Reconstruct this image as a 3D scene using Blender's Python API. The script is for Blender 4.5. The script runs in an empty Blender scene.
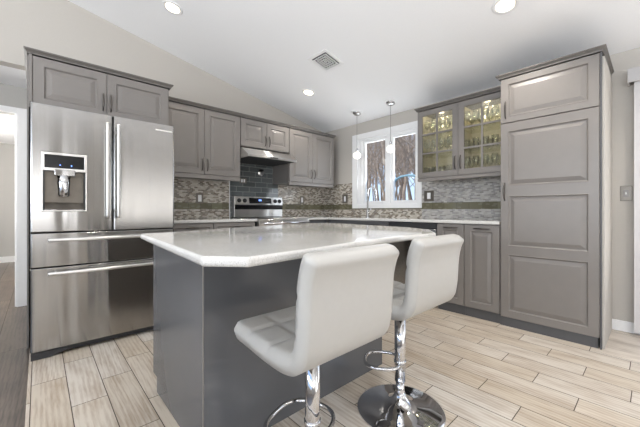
import bpy, bmesh, math, random
from mathutils import Vector, Matrix
random.seed(7)
S = bpy.context.scene
COL = S.collection

# ------------------------------------------------------------------ camera
cam_d = bpy.data.cameras.new('camera'); cam = bpy.data.objects.new('camera', cam_d); COL.objects.link(cam)
cam_d.sensor_width = 36.0; cam_d.lens = 36.0 * 307.0 / 640.0
cam.location = (0, 0, 1.04)
cam.rotation_euler = (math.radians(90), 0, math.radians(47.5))
cam_d.shift_y = -(213.5 - 210.6) / 640.0
cam_d.clip_start = 0.02
S.camera = cam

# ------------------------------------------------------------------ colour management
S.view_settings.view_transform = 'Standard'
S.view_settings.look = 'None'
S.view_settings.exposure = 0.84
S.view_settings.gamma = 1.0
S.view_settings.use_curve_mapping = False
S.cycles.transparent_max_bounces = 32

# ------------------------------------------------------------------ sky
W = bpy.data.worlds.new('sky'); S.world = W; W.use_nodes = True
nt = W.node_tree; nt.nodes.clear()
wo = nt.nodes.new('ShaderNodeOutputWorld'); wb = nt.nodes.new('ShaderNodeBackground')
tc = nt.nodes.new('ShaderNodeTexCoord'); sx = nt.nodes.new('ShaderNodeSeparateXYZ')
cr = nt.nodes.new('ShaderNodeValToRGB')
cr.color_ramp.elements[0].position = 0.0; cr.color_ramp.elements[0].color = (0.40, 0.50, 0.64, 1)
cr.color_ramp.elements[1].position = 0.55; cr.color_ramp.elements[1].color = (0.20, 0.36, 0.66, 1)
nt.links.new(tc.outputs['Generated'], sx.inputs[0]); nt.links.new(sx.outputs[2], cr.inputs[0])
nt.links.new(cr.outputs[0], wb.inputs[0]); wb.inputs[1].default_value = 1.3
nt.links.new(wb.outputs[0], wo.inputs[0])

# ------------------------------------------------------------------ sun, daylight at the windows, added fill lamps
def lamp(name, kind, loc, rot, energy, color=(1, 1, 1), **kw):
    d = bpy.data.lights.new(name, kind); d.energy = energy; d.color = color
    for k, v in kw.items(): setattr(d, k, v)
    o = bpy.data.objects.new(name, d); o.location = loc; o.rotation_euler = rot; COL.objects.link(o); return o
R = math.radians
lamp('sun', 'SUN', (0, 0, 12), (R(38), 0, R(-25)), 3.2, (1.0, 0.93, 0.82), angle=R(1.0))
lamp('back_fill_uplight', 'AREA', (0.2, -3.26, 1.50), (R(150), 0, 0), 170, (0.92, 0.96, 1.0), shape='RECTANGLE', size=5.0, size_y=1.8)  # added fill at an invented opening, aimed up to brighten the ceiling
lamp('daylight_patio', 'AREA', (3.20, 2.2, 1.0), (R(125), 0, R(90)), 20, (1.0, 0.98, 0.94), shape='RECTANGLE', size=1.9, size_y=2.1)
lamp('side_fill_uplight', 'AREA', (3.20, -0.64, 1.3), (R(150), 0, R(90)), 30, (0.97, 0.98, 1.0), shape='RECTANGLE', size=2.2, size_y=1.7)  # added uplight fill at an unseen, invented side window
lamp('hall_fill', 'AREA', (-6.3, -2.2, 1.5), (R(115), 0, R(-20)), 110, (1, 0.98, 0.95), shape='RECTANGLE', size=1.5, size_y=1.5)  # fill added to brighten the hall; no window stands here

lamp('daylight_patio_end', 'AREA', (0.9, 3.86, 1.0), (R(-125), 0, 0), 12, (1.0, 0.98, 0.95), shape='RECTANGLE', size=1.6, size_y=1.6)
lamp('daylight_kitchen_window', 'AREA', (-2.65, 3.83, 1.65), (R(-115), 0, 0), 6.5, (0.90, 0.95, 1.0), shape='RECTANGLE', size=1.0, size_y=0.9)

# ------------------------------------------------------------------ node helpers
def srgb(r, g, b):
    f = lambda c: (c / 255 / 12.92) if c / 255 <= 0.04045 else ((c / 255 + 0.055) / 1.055) ** 2.4
    return (f(r), f(g), f(b), 1)
class NT:
    def __init__(s, name):
        s.m = bpy.data.materials.new(name); s.m.use_nodes = True; s.t = s.m.node_tree
        s.b = s.t.nodes['Principled BSDF']; s.out = s.t.nodes['Material Output']
    def n(s, typ, **kw):
        x = s.t.nodes.new('ShaderNode' + typ)
        for k, v in kw.items(): setattr(x, k, v)
        return x
    def put(s, sock, v):
        if isinstance(v, bpy.types.NodeSocket): s.t.links.new(v, sock)
        else: sock.default_value = v
    def math(s, op, a, b=None, c=None):
        x = s.n('Math', operation=op); s.put(x.inputs[0], a)
        if b is not None: s.put(x.inputs[1], b)
        if c is not None: s.put(x.inputs[2], c)
        return x.outputs[0]
    def pos(s):
        g = s.n('NewGeometry'); q = s.n('SeparateXYZ'); s.t.links.new(g.outputs['Position'], q.inputs[0]); return g.outputs['Position'], q.outputs
    def obj(s):
        g = s.n('TexCoord'); return g.outputs['Object']
    def noise(s, vec, scale, detail=3, rough=0.5):
        x = s.n('TexNoise'); s.put(x.inputs['Vector'], vec); x.inputs['Scale'].default_value = scale
        x.inputs['Detail'].default_value = detail; x.inputs['Roughness'].default_value = rough; return x.outputs['Fac']
    def ramp(s, f, stops, interp='LINEAR'):
        x = s.n('ValToRGB'); e = x.color_ramp; e.interpolation = interp
        while len(e.elements) < len(stops): e.elements.new(0.5)
        for q, (p, c) in zip(e.elements, stops): q.position = p; q.color = c
        s.put(x.inputs[0], f); return x.outputs[0]
    def mix(s, f, a, b, blend='MIX'):
        x = s.n('Mix', data_type='RGBA', blend_type=blend); s.put(x.inputs[0], f); s.put(x.inputs[6], a); s.put(x.inputs[7], b); return x.outputs[2]
    def comb(s, a, b, c):
        x = s.n('CombineXYZ'); s.put(x.inputs[0], a); s.put(x.inputs[1], b); s.put(x.inputs[2], c); return x.outputs[0]
    def bump(s, h, strength=0.2, dist=0.002):
        x = s.n('Bump'); x.inputs['Strength'].default_value = strength; x.inputs['Distance'].default_value = dist
        s.put(x.inputs['Height'], h); s.t.links.new(x.outputs[0], s.b.inputs['Normal'])
    def cells(s, u, v, L, H, stag, gap, u0=0, v0=0):
        """running-bond cells: returns grout mask, random value, second random"""
        vv = s.math('DIVIDE', s.math('SUBTRACT', v, v0), H); row = s.math('FLOOR', vv); fv = s.math('SUBTRACT', vv, row)
        uu = s.math('DIVIDE', s.math('SUBTRACT', s.math('SUBTRACT', u, u0), s.math('MULTIPLY', row, stag)), L)
        ci = s.math('FLOOR', uu); fu = s.math('SUBTRACT', uu, ci)
        du = s.math('MULTIPLY', s.math('MINIMUM', fu, s.math('SUBTRACT', 1.0, fu)), L)
        dv = s.math('MULTIPLY', s.math('MINIMUM', fv, s.math('SUBTRACT', 1.0, fv)), H)
        m = s.math('LESS_THAN', s.math('MINIMUM', du, dv), gap)
        w = s.n('TexWhiteNoise', noise_dimensions='3D'); s.t.links.new(s.comb(ci, row, 0.5), w.inputs['Vector'])
        return m, w.outputs['Value'], w.outputs['Color'], row, ci

def simple(name, col, rough=0.5, metal=0.0, var=0.03, vscale=30, bump=0.0, coat=0.0, spec=None):
    k = NT(name); p = k.obj(); f = k.noise(p, vscale, 3)
    c0 = tuple(c * (1 - var) for c in col[:3]) + (1,); c1 = tuple(min(1, c * (1 + var)) for c in col[:3]) + (1,)
    k.put(k.b.inputs['Base Color'], k.ramp(f, [(0.3, c0), (0.7, c1)]))
    k.b.inputs['Roughness'].default_value = rough; k.b.inputs['Metallic'].default_value = metal
    if coat: k.b.inputs['Coat Weight'].default_value = coat
    if spec is not None: k.b.inputs['Specular IOR Level'].default_value = spec
    if bump: k.bump(f, bump)
    return k.m

def emitter(name, col, strength):
    k = NT(name); k.b.inputs['Base Color'].default_value = col
    k.b.inputs['Emission Color'].default_value = col; k.b.inputs['Emission Strength'].default_value = strength
    return k.m

M = {}
M['wall'] = simple('wall_paint', srgb(190, 185, 178), 0.75, var=0.01, vscale=60, bump=0.03)
M['hall_wall'] = simple('hall_paint', srgb(178, 176, 172), 0.75, var=0.01, vscale=60)
M['ceiling'] = simple('ceiling_paint', srgb(246, 246, 247), 0.85, var=0.008, vscale=80)
M['white'] = simple('white_trim_paint', srgb(240, 240, 240), 0.4, var=0.008)
M['cab'] = simple('grey_cabinet_lacquer', srgb(126, 121, 117), 0.36, var=0.02, vscale=12)
M['kick_and_shade'] = simple('dark_kick_board_and_shade', srgb(84, 84, 86), 0.5, var=0.03)
M['crown'] = simple('crown_lacquer', srgb(100, 96, 92), 0.4, var=0.02)
M['island'] = simple('island_grey_lacquer', srgb(92, 93, 96), 0.22, var=0.02, vscale=6)
M['pull'] = simple('brushed_pull_metal', srgb(92, 88, 84), 0.3, 1.0, var=0.05)
M['chrome'] = simple('chrome', (0.64, 0.64, 0.65, 1), 0.05, 1.0, var=0.01)
M['black'] = simple('black_gloss', srgb(20, 20, 22), 0.12, var=0.1)
M['rubber'] = simple('dark_plastic', srgb(48, 48, 50), 0.5, var=0.06)
M['leather'] = simple('white_leatherette', srgb(178, 176, 172), 0.42, var=0.012, vscale=40, bump=0.02)
M['cream'] = simple('cabinet_interior', srgb(216, 206, 178), 0.5, var=0.03)
M['plate'] = simple('grey_switch_plate', srgb(112, 106, 98), 0.35, 0.6, var=0.06)
M['casing'] = simple('patio_casing_paint', srgb(178, 176, 176), 0.5, var=0.01)
M['stucco'] = simple('pale_stucco', srgb(240, 232, 220), 0.9, var=0.04, vscale=4)
M['gap_black'] = simple('black_gap_shade', srgb(14, 14, 14), 0.9, var=0.1)
M['slat'] = simple('vinyl_blind_slat', srgb(196, 194, 194), 0.5, var=0.01)
M['bark'] = simple('tree_bark', srgb(158, 142, 128), 0.9, var=0.25, vscale=3)
M['blue_hose'] = simple('blue_plastic', srgb(112, 146, 160), 0.4, var=0.04)
M['lamp_on'] = emitter('downlight_glow', (1.0, 0.86, 0.66, 1), 2.2)
M['led'] = emitter('display_blue', (0.15, 0.3, 1.0, 1), 1.2)

def glass_mat(name, tint=(1, 1, 1, 1), gl=0.10):
    k = NT(name); k.t.nodes.remove(k.b)
    tr = k.n('BsdfTransparent'); tr.inputs[0].default_value = tint
    g = k.n('BsdfGlossy'); g.inputs['Roughness'].default_value = 0.02; g.inputs[0].default_value = (1, 1, 1, 1)
    fr = k.n('Fresnel'); fr.inputs[0].default_value = 1.45
    nz = k.noise(k.obj(), 3.0, 2)
    f = k.math('ADD', k.math('MULTIPLY', fr.outputs[0], 0.6), k.math('MULTIPLY', nz, gl * 0.4))
    ms = k.n('MixShader'); k.put(ms.inputs[0], f); k.t.links.new(tr.outputs[0], ms.inputs[1]); k.t.links.new(g.outputs[0], ms.inputs[2])
    k.t.links.new(ms.outputs[0], k.out.inputs[0]); return k.m
M['pane'] = glass_mat('window_glass', (0.97, 0.98, 0.98, 1), 0.02)
M['cabglass'] = glass_mat('cabinet_glass', (0.95, 0.95, 0.90, 1), 0.30)
M['stemware'] = glass_mat('drinking_glass', (0.93, 0.94, 0.91, 1), 0.25)

def steel(name, base=0.38, rough=0.14, vertical=True):
    k = NT(name); p, q = k.pos()
    s = k.comb(k.math('MULTIPLY', q[0], 40.0), k.math('MULTIPLY', q[1], 40.0), k.math('MULTIPLY', q[2], 0.4)) if vertical else \
        k.comb(k.math('MULTIPLY', q[0], 2.0), k.math('MULTIPLY', q[1], 2.0), k.math('MULTIPLY', q[2], 160.0))
    f = k.noise(s, 4.0, 3)
    k.put(k.b.inputs['Base Color'], k.ramp(f, [(0.25, (base * .975, base * .955, base * .93, 1)), (0.75, (base * 1.02, base * 1.0, base * .975, 1))]))
    k.b.inputs['Metallic'].default_value = 1.0
    k.put(k.b.inputs['Roughness'], k.math('ADD', k.math('MULTIPLY', f, 0.03), rough - 0.015))
    # the sheet is never quite flat: broad vertical waves stretch reflections
    w = k.noise(k.comb(k.math('MULTIPLY', q[0], 3.0), k.math('MULTIPLY', q[1], 9.0), k.math('MULTIPLY', q[2], 0.35)), 1.0, 1)
    k.bump(w, 0.45, 0.012)
    k.b.inputs['Anisotropic'].default_value = 0.95
    tg = k.n('Tangent', direction_type='RADIAL', axis='Z'); k.t.links.new(tg.outputs[0], k.b.inputs['Tangent'])
    k.b.inputs['Anisotropic Rotation'].default_value = 0.25
    return k.m
M['steel'] = steel('fridge_stainless'); M['steel_h'] = steel('range_stainless', 0.80, 0.30, False)

# quartz
k = NT('speckled_quartz'); p = k.obj(); f = k.noise(p, 260, 2, 0.8); f2 = k.noise(p, 9, 3)
c = k.ramp(f, [(0.34, srgb(168, 166, 162)), (0.47, srgb(208, 206, 202)), (0.70, srgb(218, 217, 214))])
k.put(k.b.inputs['Base Color'], k.mix(0.12, c, k.ramp(f2, [(0.3, srgb(206, 202, 196)), (0.7, srgb(240, 238, 234))])))
k.b.inputs['Roughness'].default_value = 0.06
M['quartz'] = k.m

# wood-look floor tile
def rc2(k, col):
    x = k.n('SeparateColor'); k.t.links.new(col, x.inputs[0]); return x.outputs[1]
def woodtile(name, L, H, stag, u0, v0, stops, grain, gapcol, gap=0.0018, rough=0.42):
    k = NT(name); p, q = k.pos()
    m, r, rc, row, ci = k.cells(q[0], q[1], L, H, stag, gap, u0, v0)
    sh = k.math('MULTIPLY', r, 37.0)
    vec = k.comb(k.math('ADD', k.math('MULTIPLY', q[0], 3.0), sh), k.math('ADD', k.math('MULTIPLY', q[1], 14.0), k.math('MULTIPLY', sh, 3.0)), sh)
    n1 = k.noise(vec, 1.0, 4, 0.6)
    w = k.n('TexWave', wave_type='BANDS', bands_direction='Y'); k.t.links.new(vec, w.inputs['Vector'])
    w.inputs['Scale'].default_value = 0.9; w.inputs['Distortion'].default_value = 7.0; w.inputs['Detail'].default_value = 2.0; w.inputs['Detail Scale'].default_value = 0.45
    fine = k.noise(k.comb(k.math('MULTIPLY', q[0], 12.0), k.math('MULTIPLY', q[1], 160.0), sh), 1.0, 2)
    g = k.math('ADD', k.math('ADD', k.math('MULTIPLY', n1, 0.68), k.math('MULTIPLY', w.outputs['Fac'], 0.11)), k.math('MULTIPLY', fine, 0.24))
    wr = k.n('TexWave', wave_type='RINGS', rings_direction='Z'); k.t.links.new(vec, wr.inputs['Vector'])
    wr.inputs['Scale'].default_value = 1.6; wr.inputs['Distortion'].default_value = 5.0; wr.inputs['Detail'].default_value = 2.0; wr.inputs['Detail Scale'].default_value = 0.8
    g = k.math('SUBTRACT', g, k.math('MULTIPLY', k.math('POWER', wr.outputs['Fac'], 3.0), k.math('MULTIPLY', k.math('GREATER_THAN', rc2(k, rc), 0.45), 0.085)))
    base = k.ramp(r, stops)
    c = k.mix(k.ramp(g, [(0.34, (.75, .75, .75, 1)), (0.58, (0, 0, 0, 1))]), base, grain, 'MULTIPLY')
    k.put(k.b.inputs['Base Color'], k.mix(m, c, gapcol))
    k.put(k.b.inputs['Roughness'], k.math('ADD', k.math('MULTIPLY', m, 0.4), rough))
    k.bump(k.math('SUBTRACT', k.math('MULTIPLY', g, 0.35), m), 0.35, 0.0015)
    return k.m
M['tile'] = woodtile('wood_look_tile', 0.63, 0.16, -0.2175, -2.085, 0.127,
    [(0.0, srgb(200, 188, 171)), (0.35, srgb(208, 199, 187)), (0.7, srgb(213, 206, 196)), (1.0, srgb(204, 191, 173))], srgb(196, 180, 163), srgb(74, 64, 54), 0.0021)
M['hallwood'] = woodtile('dark_hall_planks', 1.4, 0.19, 0.43, 0, -0.05,
    [(0.0, srgb(82, 70, 61)), (0.5, srgb(106, 93, 82)), (1.0, srgb(92, 80, 70))], srgb(90, 78, 70), srgb(52, 42, 36), 0.001, 0.3)
M['sidewood'] = woodtile('pale_side_planks', 1.2, 0.6, 0.33, 0, 3.03,
    [(0.0, srgb(212, 202, 190)), (1.0, srgb(222, 212, 200))], srgb(172, 160, 148), srgb(70, 62, 54))

# mosaic and olive band; u runs along the wall, split by height
def mosaic(name, axis, cool_light=False):
    k = NT(name); p, q = k.pos(); u = q[axis]
    m, r, rc, row, ci = k.cells(u, q[2], 0.040, 0.0170, 0.0171, 0.0011)
    c = k.ramp(r, [(0.0, srgb(96, 78, 62)), (0.14, srgb(196, 188, 174)), (0.34, srgb(140, 128, 114)), (0.5, srgb(214, 208, 198)),
                   (0.66, srgb(118, 108, 98)), (0.8, srgb(176, 166, 150)), (0.90, srgb(78, 62, 50))], 'CONSTANT')
    c = k.mix(0.25, c, k.ramp(r, [(0, srgb(170, 162, 150)), (1, srgb(190, 184, 174))]))
    c = k.mix(m, c, srgb(186, 180, 170))
    if cool_light: c = k.mix(0.45, c, k.ramp(rc, [(0, srgb(150, 152, 156)), (1, srgb(196, 198, 202))]))  # same mosaic, with cooler light mixed into its colour
    mb, rb, _, _, _ = k.cells(u, q[2], 0.15, 0.083, 0.0, 0.0015, 0.03, 1.058)
    cb = k.mix(mb, k.ramp(rb, [(0, srgb(98, 94, 74)), (1, srgb(122, 118, 96))]), srgb(70, 68, 56))
    inb = k.math('MULTIPLY', k.math('GREATER_THAN', q[2], 1.058), k.math('LESS_THAN', q[2], 1.141))
    k.put(k.b.inputs['Base Color'], k.mix(inb, c, cb))
    k.put(k.b.inputs['Roughness'], k.math('ADD', k.math('MULTIPLY', r, 0.25), 0.08))
    k.bump(k.math('SUBTRACT', k.math('MULTIPLY', r, 0.4), m), 0.4, 0.002)
    return k.m
M['mosA'] = mosaic('mosaic_along_left_wall', 1); M['mosB'] = mosaic('mosaic_along_window_wall', 0); M['mosC'] = mosaic('mosaic_in_cool_light', 0, True)
k = NT('grey_glass_tile'); p, q = k.pos()
m, r, rc, row, ci = k.cells(q[1], q[2], 0.20, 0.073, 0.10, 0.0022, 1.93, 0.942)
k.put(k.b.inputs['Base Color'], k.mix(m, k.ramp(r, [(0, srgb(74, 78, 79)), (1, srgb(98, 103, 104))]), srgb(160, 164, 164)))
k.b.inputs['Roughness'].default_value = 0.08; k.bump(k.math('SUBTRACT', 1.0, m), 0.4, 0.002)
M['glasstile'] = k.m

k = NT('frosted_pendant_glass'); f = k.noise(k.obj(), 60, 3)
k.put(k.b.inputs['Base Color'], k.ramp(f, [(0.3, srgb(225, 224, 215)), (0.7, srgb(255, 255, 250))]))
k.b.inputs['Emission Color'].default_value = (1, 0.96, 0.86, 1); k.b.inputs['Emission Strength'].default_value = 0.5
k.b.inputs['Roughness'].default_value = 0.15
M['globe'] = k.m
M['earth'] = simple('leaf_litter', srgb(150, 128, 104), 0.95, var=0.35, vscale=2.5, bump=0.3)

# ------------------------------------------------------------------ geometry helpers
class MB:
    def __init__(s): s.v = []; s.f = []; s.sm = []
    def add(s, vs, fs, smooth=False):
        o = len(s.v); s.v += [tuple(v) for v in vs]; s.f += [tuple(i + o for i in f) for f in fs]; s.sm += [smooth] * len(fs); return s
    def box(s, x0, x1, y0, y1, z0, z1):
        x0, x1 = sorted((x0, x1)); y0, y1 = sorted((y0, y1)); z0, z1 = sorted((z0, z1))
        v = [(x, y, z) for x in (x0, x1) for y in (y0, y1) for z in (z0, z1)]
        return s.add(v, [(0, 1, 3, 2), (4, 6, 7, 5), (0, 4, 5, 1), (2, 3, 7, 6), (0, 2, 6, 4), (1, 5, 7, 3)])
    def prism(s, poly, z0, z1):
        n = len(poly); v = [(x, y, z0) for x, y in poly] + [(x, y, z1) for x, y in poly]
        return s.add(v, [tuple(range(n))[::-1], tuple(range(n, 2 * n))] + [(i, (i + 1) % n, n + (i + 1) % n, n + i) for i in range(n)])
    def extrude(s, prof, axis, a, b):
        """prof: list of 2D points in the two axes other than axis"""
        def P(t, u, w):
            return {'x': (t, u, w), 'y': (u, t, w), 'z': (u, w, t)}[axis]
        n = len(prof); v = [P(a, *q) for q in prof] + [P(b, *q) for q in prof]
        return s.add(v, [tuple(range(n)), tuple(range(n, 2 * n))[::-1]] + [(i, n + i, n + (i + 1) % n, (i + 1) % n) for i in range(n)])
    def tube(s, pts, r, n=10, closed=False):
        pts = [Vector(p) for p in pts]; rs = r if isinstance(r, (list, tuple)) else [r] * len(pts)
        m = len(pts); rings = []; up = None
        for i, p in enumerate(pts):
            if closed: d = (pts[(i + 1) % m] - pts[i - 1])
            else: d = pts[min(i + 1, m - 1)] - pts[max(i - 1, 0)]
            d.normalize()
            if up is None: up = Vector((0, 0, 1)) if abs(d.z) < 0.9 else Vector((1, 0, 0))
            a = d.cross(up)
            if a.length < 1e-4: a = d.cross(Vector((0, 1, 0)))
            a.normalize(); b = a.cross(d).normalized(); up = b
            rings.append([p + (a * math.cos(t) + b * math.sin(t)) * rs[i] for t in [2 * math.pi * j / n for j in range(n)]])
        v = [q for r_ in rings for q in r_]; f = []
        for i in range(m if closed else m - 1):
            for j in range(n):
                k2 = ((i + 1) % m) * n
                f.append((i * n + j, i * n + (j + 1) % n, k2 + (j + 1) % n, k2 + j))
        if not closed: f += [tuple(range(n))[::-1], tuple((m - 1) * n + j for j in range(n))]
        return s.add(v, f, True)
    def lathe(s, prof, c=(0, 0, 0), n=24, tilt=None):
        v = []; f = []; m = len(prof)
        for r, z in prof:
            for j in range(n):
                t = 2 * math.pi * j / n; q = Vector((r * math.cos(t), r * math.sin(t), z))
                if tilt: q = tilt @ q
                v.append(Vector(c) + q)
        for i in range(m - 1):
            for j in range(n): f.append((i * n + j, i * n + (j + 1) % n, (i + 1) * n + (j + 1) % n, (i + 1) * n + j))
        if prof[0][0] > 1e-6: f.append(tuple(range(n))[::-1])
        if prof[-1][0] > 1e-6: f.append(tuple((m - 1) * n + j for j in range(n)))
        return s.add(v, f, True)
    def loft(s, loops, cap0=True, cap1=True, smooth=False):
        n = len(loops[0]); v = [q for l in loops for q in l]; f = []
        for i in range(len(loops) - 1):
            for j in range(n): f.append((i * n + j, i * n + (j + 1) % n, (i + 1) * n + (j + 1) % n, (i + 1) * n + j))
        if cap0: f.append(tuple(range(n))[::-1])
        if cap1: f.append(tuple((len(loops) - 1) * n + j for j in range(n)))
        return s.add(v, f, smooth)
    def build(s, name, mat, parent=None, bevel=0.0, seg=2, label=None, smooth_angle=True):
        base = parent_origin(parent)
        me = bpy.data.meshes.new(name); me.from_pydata([Vector(v) - base for v in s.v], [], s.f)
        bm = bmesh.new(); bm.from_mesh(me)
        bmesh.ops.recalc_face_normals(bm, faces=bm.faces); bm.to_mesh(me); bm.free()
        me.materials.append(M[mat] if isinstance(mat, str) else mat)
        for p_, sm in zip(me.polygons, s.sm): p_.use_smooth = sm
        o = bpy.data.objects.new(name, me); COL.objects.link(o)
        if parent is not None: o.parent = parent
        if bevel:
            b = o.modifiers.new('bevel', 'BEVEL'); b.width = bevel; b.segments = seg; b.limit_method = 'ANGLE'; b.angle_limit = math.radians(40)
        if label: o['label'] = label
        return o
ORG = {}
def parent_origin(p):
    q = Vector((0, 0, 0))
    while p is not None: q = q + p.location; p = p.parent
    return q
def thing(name, label, cat, loc=(0, 0, 0), group=None):
    o = bpy.data.objects.new(name, None); o.empty_display_size = 0.1; COL.objects.link(o); o.location = loc
    o['label'] = label; o['category'] = cat
    if group: o['group'] = group
    return o
def tag(o, label, cat, group=None):
    o['label'] = label; o['category'] = cat
    if group: o['group'] = group
    return o
def struct(name, mb, mat, bevel=0.0, parent=None):
    o = mb.build(name, mat, parent, bevel)
    if parent is None: o['kind'] = 'structure'
    return o
def dup(root, loc, label=None, group=None, cat=None, rot=None, scale=None):
    def rec(o, par):
        c = o.copy(); COL.objects.link(c)
        if par is not None: c.parent = par
        for ch in o.children: rec(ch, c)
        return c
    r = rec(root, None); r.location = loc
    if label: r['label'] = label
    if group: r['group'] = group
    if cat: r['category'] = cat
    if rot is not None: r.rotation_euler = rot
    if scale is not None: r.scale = scale
    return r

# face frames: 'A' faces +x (left wall run), 'B' faces -y (window wall run). u along, d outwards, z up
def fr(face, plane):
    if face == 'A': return lambda u, d, z: (plane + d, u, z)
    return lambda u, d, z: (u, plane - d, z)

def door_mb(face, plane, u0, u1, z0, z1, cells=None, rail=0.06, t=0.02, glass=None):
    """raised-panel door; cells: list of (za, zb) panel extents; glass=(cols, rows)"""
    P = fr(face, plane); mb = MB()
    def rect(a, b, c, d_, dep): return [P(a, dep, c), P(b, dep, c), P(b, dep, d_), P(a, dep, d_)]
    if glass is None:
        e = 0.002
        mb.loft([rect(u0, u1, z0, z1, 0), rect(u0, u1, z0, z1, t - e), rect(u0 + e, u1 - e, z0 + e, z1 - e, t)], True, False)
        if cells is None: cells = [(z0 + rail, z1 - rail)]
        cuts = [z0 + e] + [(cells[i][1] + cells[i + 1][0]) / 2 for i in range(len(cells) - 1)] + [z1 - e]
        for i, (a, b) in enumerate(cells):
            U0, U1 = u0 + rail, u1 - rail
            w = min(0.032, (U1 - U0) * 0.22, (b - a) * 0.22)
            seq = [(0, t), (0.003, t + 0.002), (0.007, t - 0.002), (0.012, t - 0.010), (0.017, t - 0.0105), (0.017 + w, t - 0.001), (0.020 + w, t - 0.001)]
            loops = [rect(u0 + e, u1 - e, cuts[i], cuts[i + 1], t)] + [rect(U0 + o, U1 - o, a + o, b - o, dd) for o, dd in seq]
            mb.loft(loops, False, True)
    else:
        def bar(a, b, c, d_, dd=0.0, tt=t):
            q = [P(a, dd, c), P(b, dd, c), P(b, dd, d_), P(a, dd, d_)]; q2 = [P(a, tt, c), P(b, tt, c), P(b, tt, d_), P(a, tt, d_)]
            mb.loft([q, q2])
        bar(u0, u0 + rail, z0, z1); bar(u1 - rail, u1, z0, z1); bar(u0 + rail, u1 - rail, z0, z0 + rail); bar(u0 + rail, u1 - rail, z1 - rail, z1)
        c_, r_ = glass
        for i in range(1, c_):
            q = u0 + rail + (u1 - u0 - 2 * rail) * i / c_; bar(q - 0.009, q + 0.009, z0 + rail, z1 - rail, 0.004, t - 0.002)
        for i in range(1, r_):
            q = z0 + rail + (z1 - z0 - 2 * rail) * i / r_
            for jj in range(c_):
                ua = u0 + rail + (u1 - u0 - 2 * rail) * jj / c_ + (0.009 if jj else 0); ub = u0 + rail + (u1 - u0 - 2 * rail) * (jj + 1) / c_ - (0.009 if jj < c_ - 1 else 0)
                bar(ua, ub, q - 0.009, q + 0.009, 0.004, t - 0.002)
    return mb
def pull_mb(face, plane, u, z, length=0.14, vertical=True, out=0.03, r=0.005):
    P = fr(face, plane); pts = []; rs = []
    for i in range(13):
        t = i / 12; s = (t - 0.5) * length; d = 0.0 + out * math.sin(math.pi * t) ** 0.45 if 0 < t < 1 else 0.0
        pts.append(P(u, d, z + s) if vertical else P(u + s, d, z)); rs.append(r * (0.8 + 0.7 * math.sin(math.pi * t)))
    return MB().tube(pts, rs, 8)
def add_door(root, face, plane, u0, u1, z0, z1, pu=None, pz=None, pv=True, plen=0.14, name='door', mat='cab', **kw):
    g = 0.002
    d = door_mb(face, plane, u0 + g, u1 - g, z0 + g, z1 - g, **kw).build(name, mat, root)
    if pu is not None:
        pull_mb(face, plane + (0.018 if face == 'A' else -0.018), pu, pz, plen, pv).build('handle', 'pull', d, label='dark brushed metal handle')
    return d

# ================================================================== THE ROOM
WA, WB = -3.95, 3.72
XR, YB = 3.1, -3.2
def cz(y): return 2.41 + 0.206 * (WB - y)
T = 0.12
struct('floor', MB().box(-3.95, XR, -0.05, 3.03, -0.1, 0).box(-3.95, -0.262, 3.03, WB, -0.1, 0), 'tile')
struct('floor', MB().box(-9.2, XR, YB - 0.5, -0.05, -0.1, 0).box(-9.2, -3.95, -0.05, 1.5, -0.1, 0), 'hallwood')
struct('floor', MB().box(-0.262, XR, 3.03, WB, -0.1, 0), 'sidewood')
# sloping ceiling
mb = MB(); xs = (WA - T, XR + T); ya, yb = YB - T, WB + T
mb.add([(xs[0], ya, cz(ya)), (xs[1], ya, cz(ya)), (xs[1], yb, cz(yb)), (xs[0], yb, cz(yb)),
        (xs[0], ya, cz(ya) + .15), (xs[1], ya, cz(ya) + .15), (xs[1], yb, cz(yb) + .15), (xs[0], yb, cz(yb) + .15)],
       [(0, 1, 2, 3), (4, 7, 6, 5), (0, 4, 5, 1), (1, 5, 6, 2), (2, 6, 7, 3), (3, 7, 4, 0)])
struct('ceiling', mb, 'ceiling')
# left gable wall with the hall opening under its header
def gable(x0, x1, y0, y1, z0):
    m = MB(); m.extrude([(y0, z0), (y1, z0), (y1, cz(y1)), (y0, cz(y0))], 'x', x0, x1); return m
mb = gable(WA - T, WA, -0.07, WB, 0)
for g in (gable(WA - T, WA, -1.6, -0.07, 2.38), gable(WA - T, WA, YB, -1.6, 0)): mb.add(g.v, g.f)
struct('wall_left', mb, 'wall')
# hall beyond
struct('ceiling', MB().box(-9.2, WA - T, YB - 0.3, 1.5, 2.385, 2.45), 'ceiling')
struct('wall_hall', MB().box(-4.79, -4.67, -0.177, 1.5, 0, 2.385).box(-4.79, -4.67, -1.05, -0.177, 2.09, 2.385).box(-4.79, -4.67, YB, -1.05, 0, 2.385), 'hall_wall')
struct('trim_1', MB().box(-4.67, -4.645, -0.177, -0.072, 0, 2.15).box(-4.67, -4.645, -1.15, -1.05, 0, 2.15).box(-4.67, -4.645, -1.05, -0.177, 2.088, 2.15)
       .box(-4.80, -4.67, -0.19, -0.177, 0, 2.088), 'white', 0.003)
struct('wall_far', MB().box(-8.9, -8.8, YB - 0.3, 1.5, 0, 2.385), 'hall_wall')
struct('wall_hall_end', MB().box(-8.9, WA - T, YB - 0.4, YB - 0.3, 0, 2.45), 'hall_wall')
struct('wall_hall_side', MB().box(-8.9, -4.67, 1.5, 1.6, 0, 2.45), 'hall_wall')
struct('baseboard_far', MB().box(-8.8, -8.785, YB - 0.3, 1.5, 0, 0.12), 'white')
# window wall
wx0, wx1, wz0, wz1 = -3.19, -2.12, 1.13, 2.17
struct('wall_window_side', MB().box(WA - T, wx0, WB, WB + T, 0, 2.6).box(wx1, 0.0, WB, WB + T, 0, 2.6).box(wx0, wx1, WB, WB + T, 0, wz0)
       .box(wx0, wx1, WB, WB + T, wz1, 2.6).box(0.0, 1.9, WB, WB + T, 2.1, 2.6).box(1.9, XR + T, WB, WB + T, 0, 2.6), 'wall')
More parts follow.
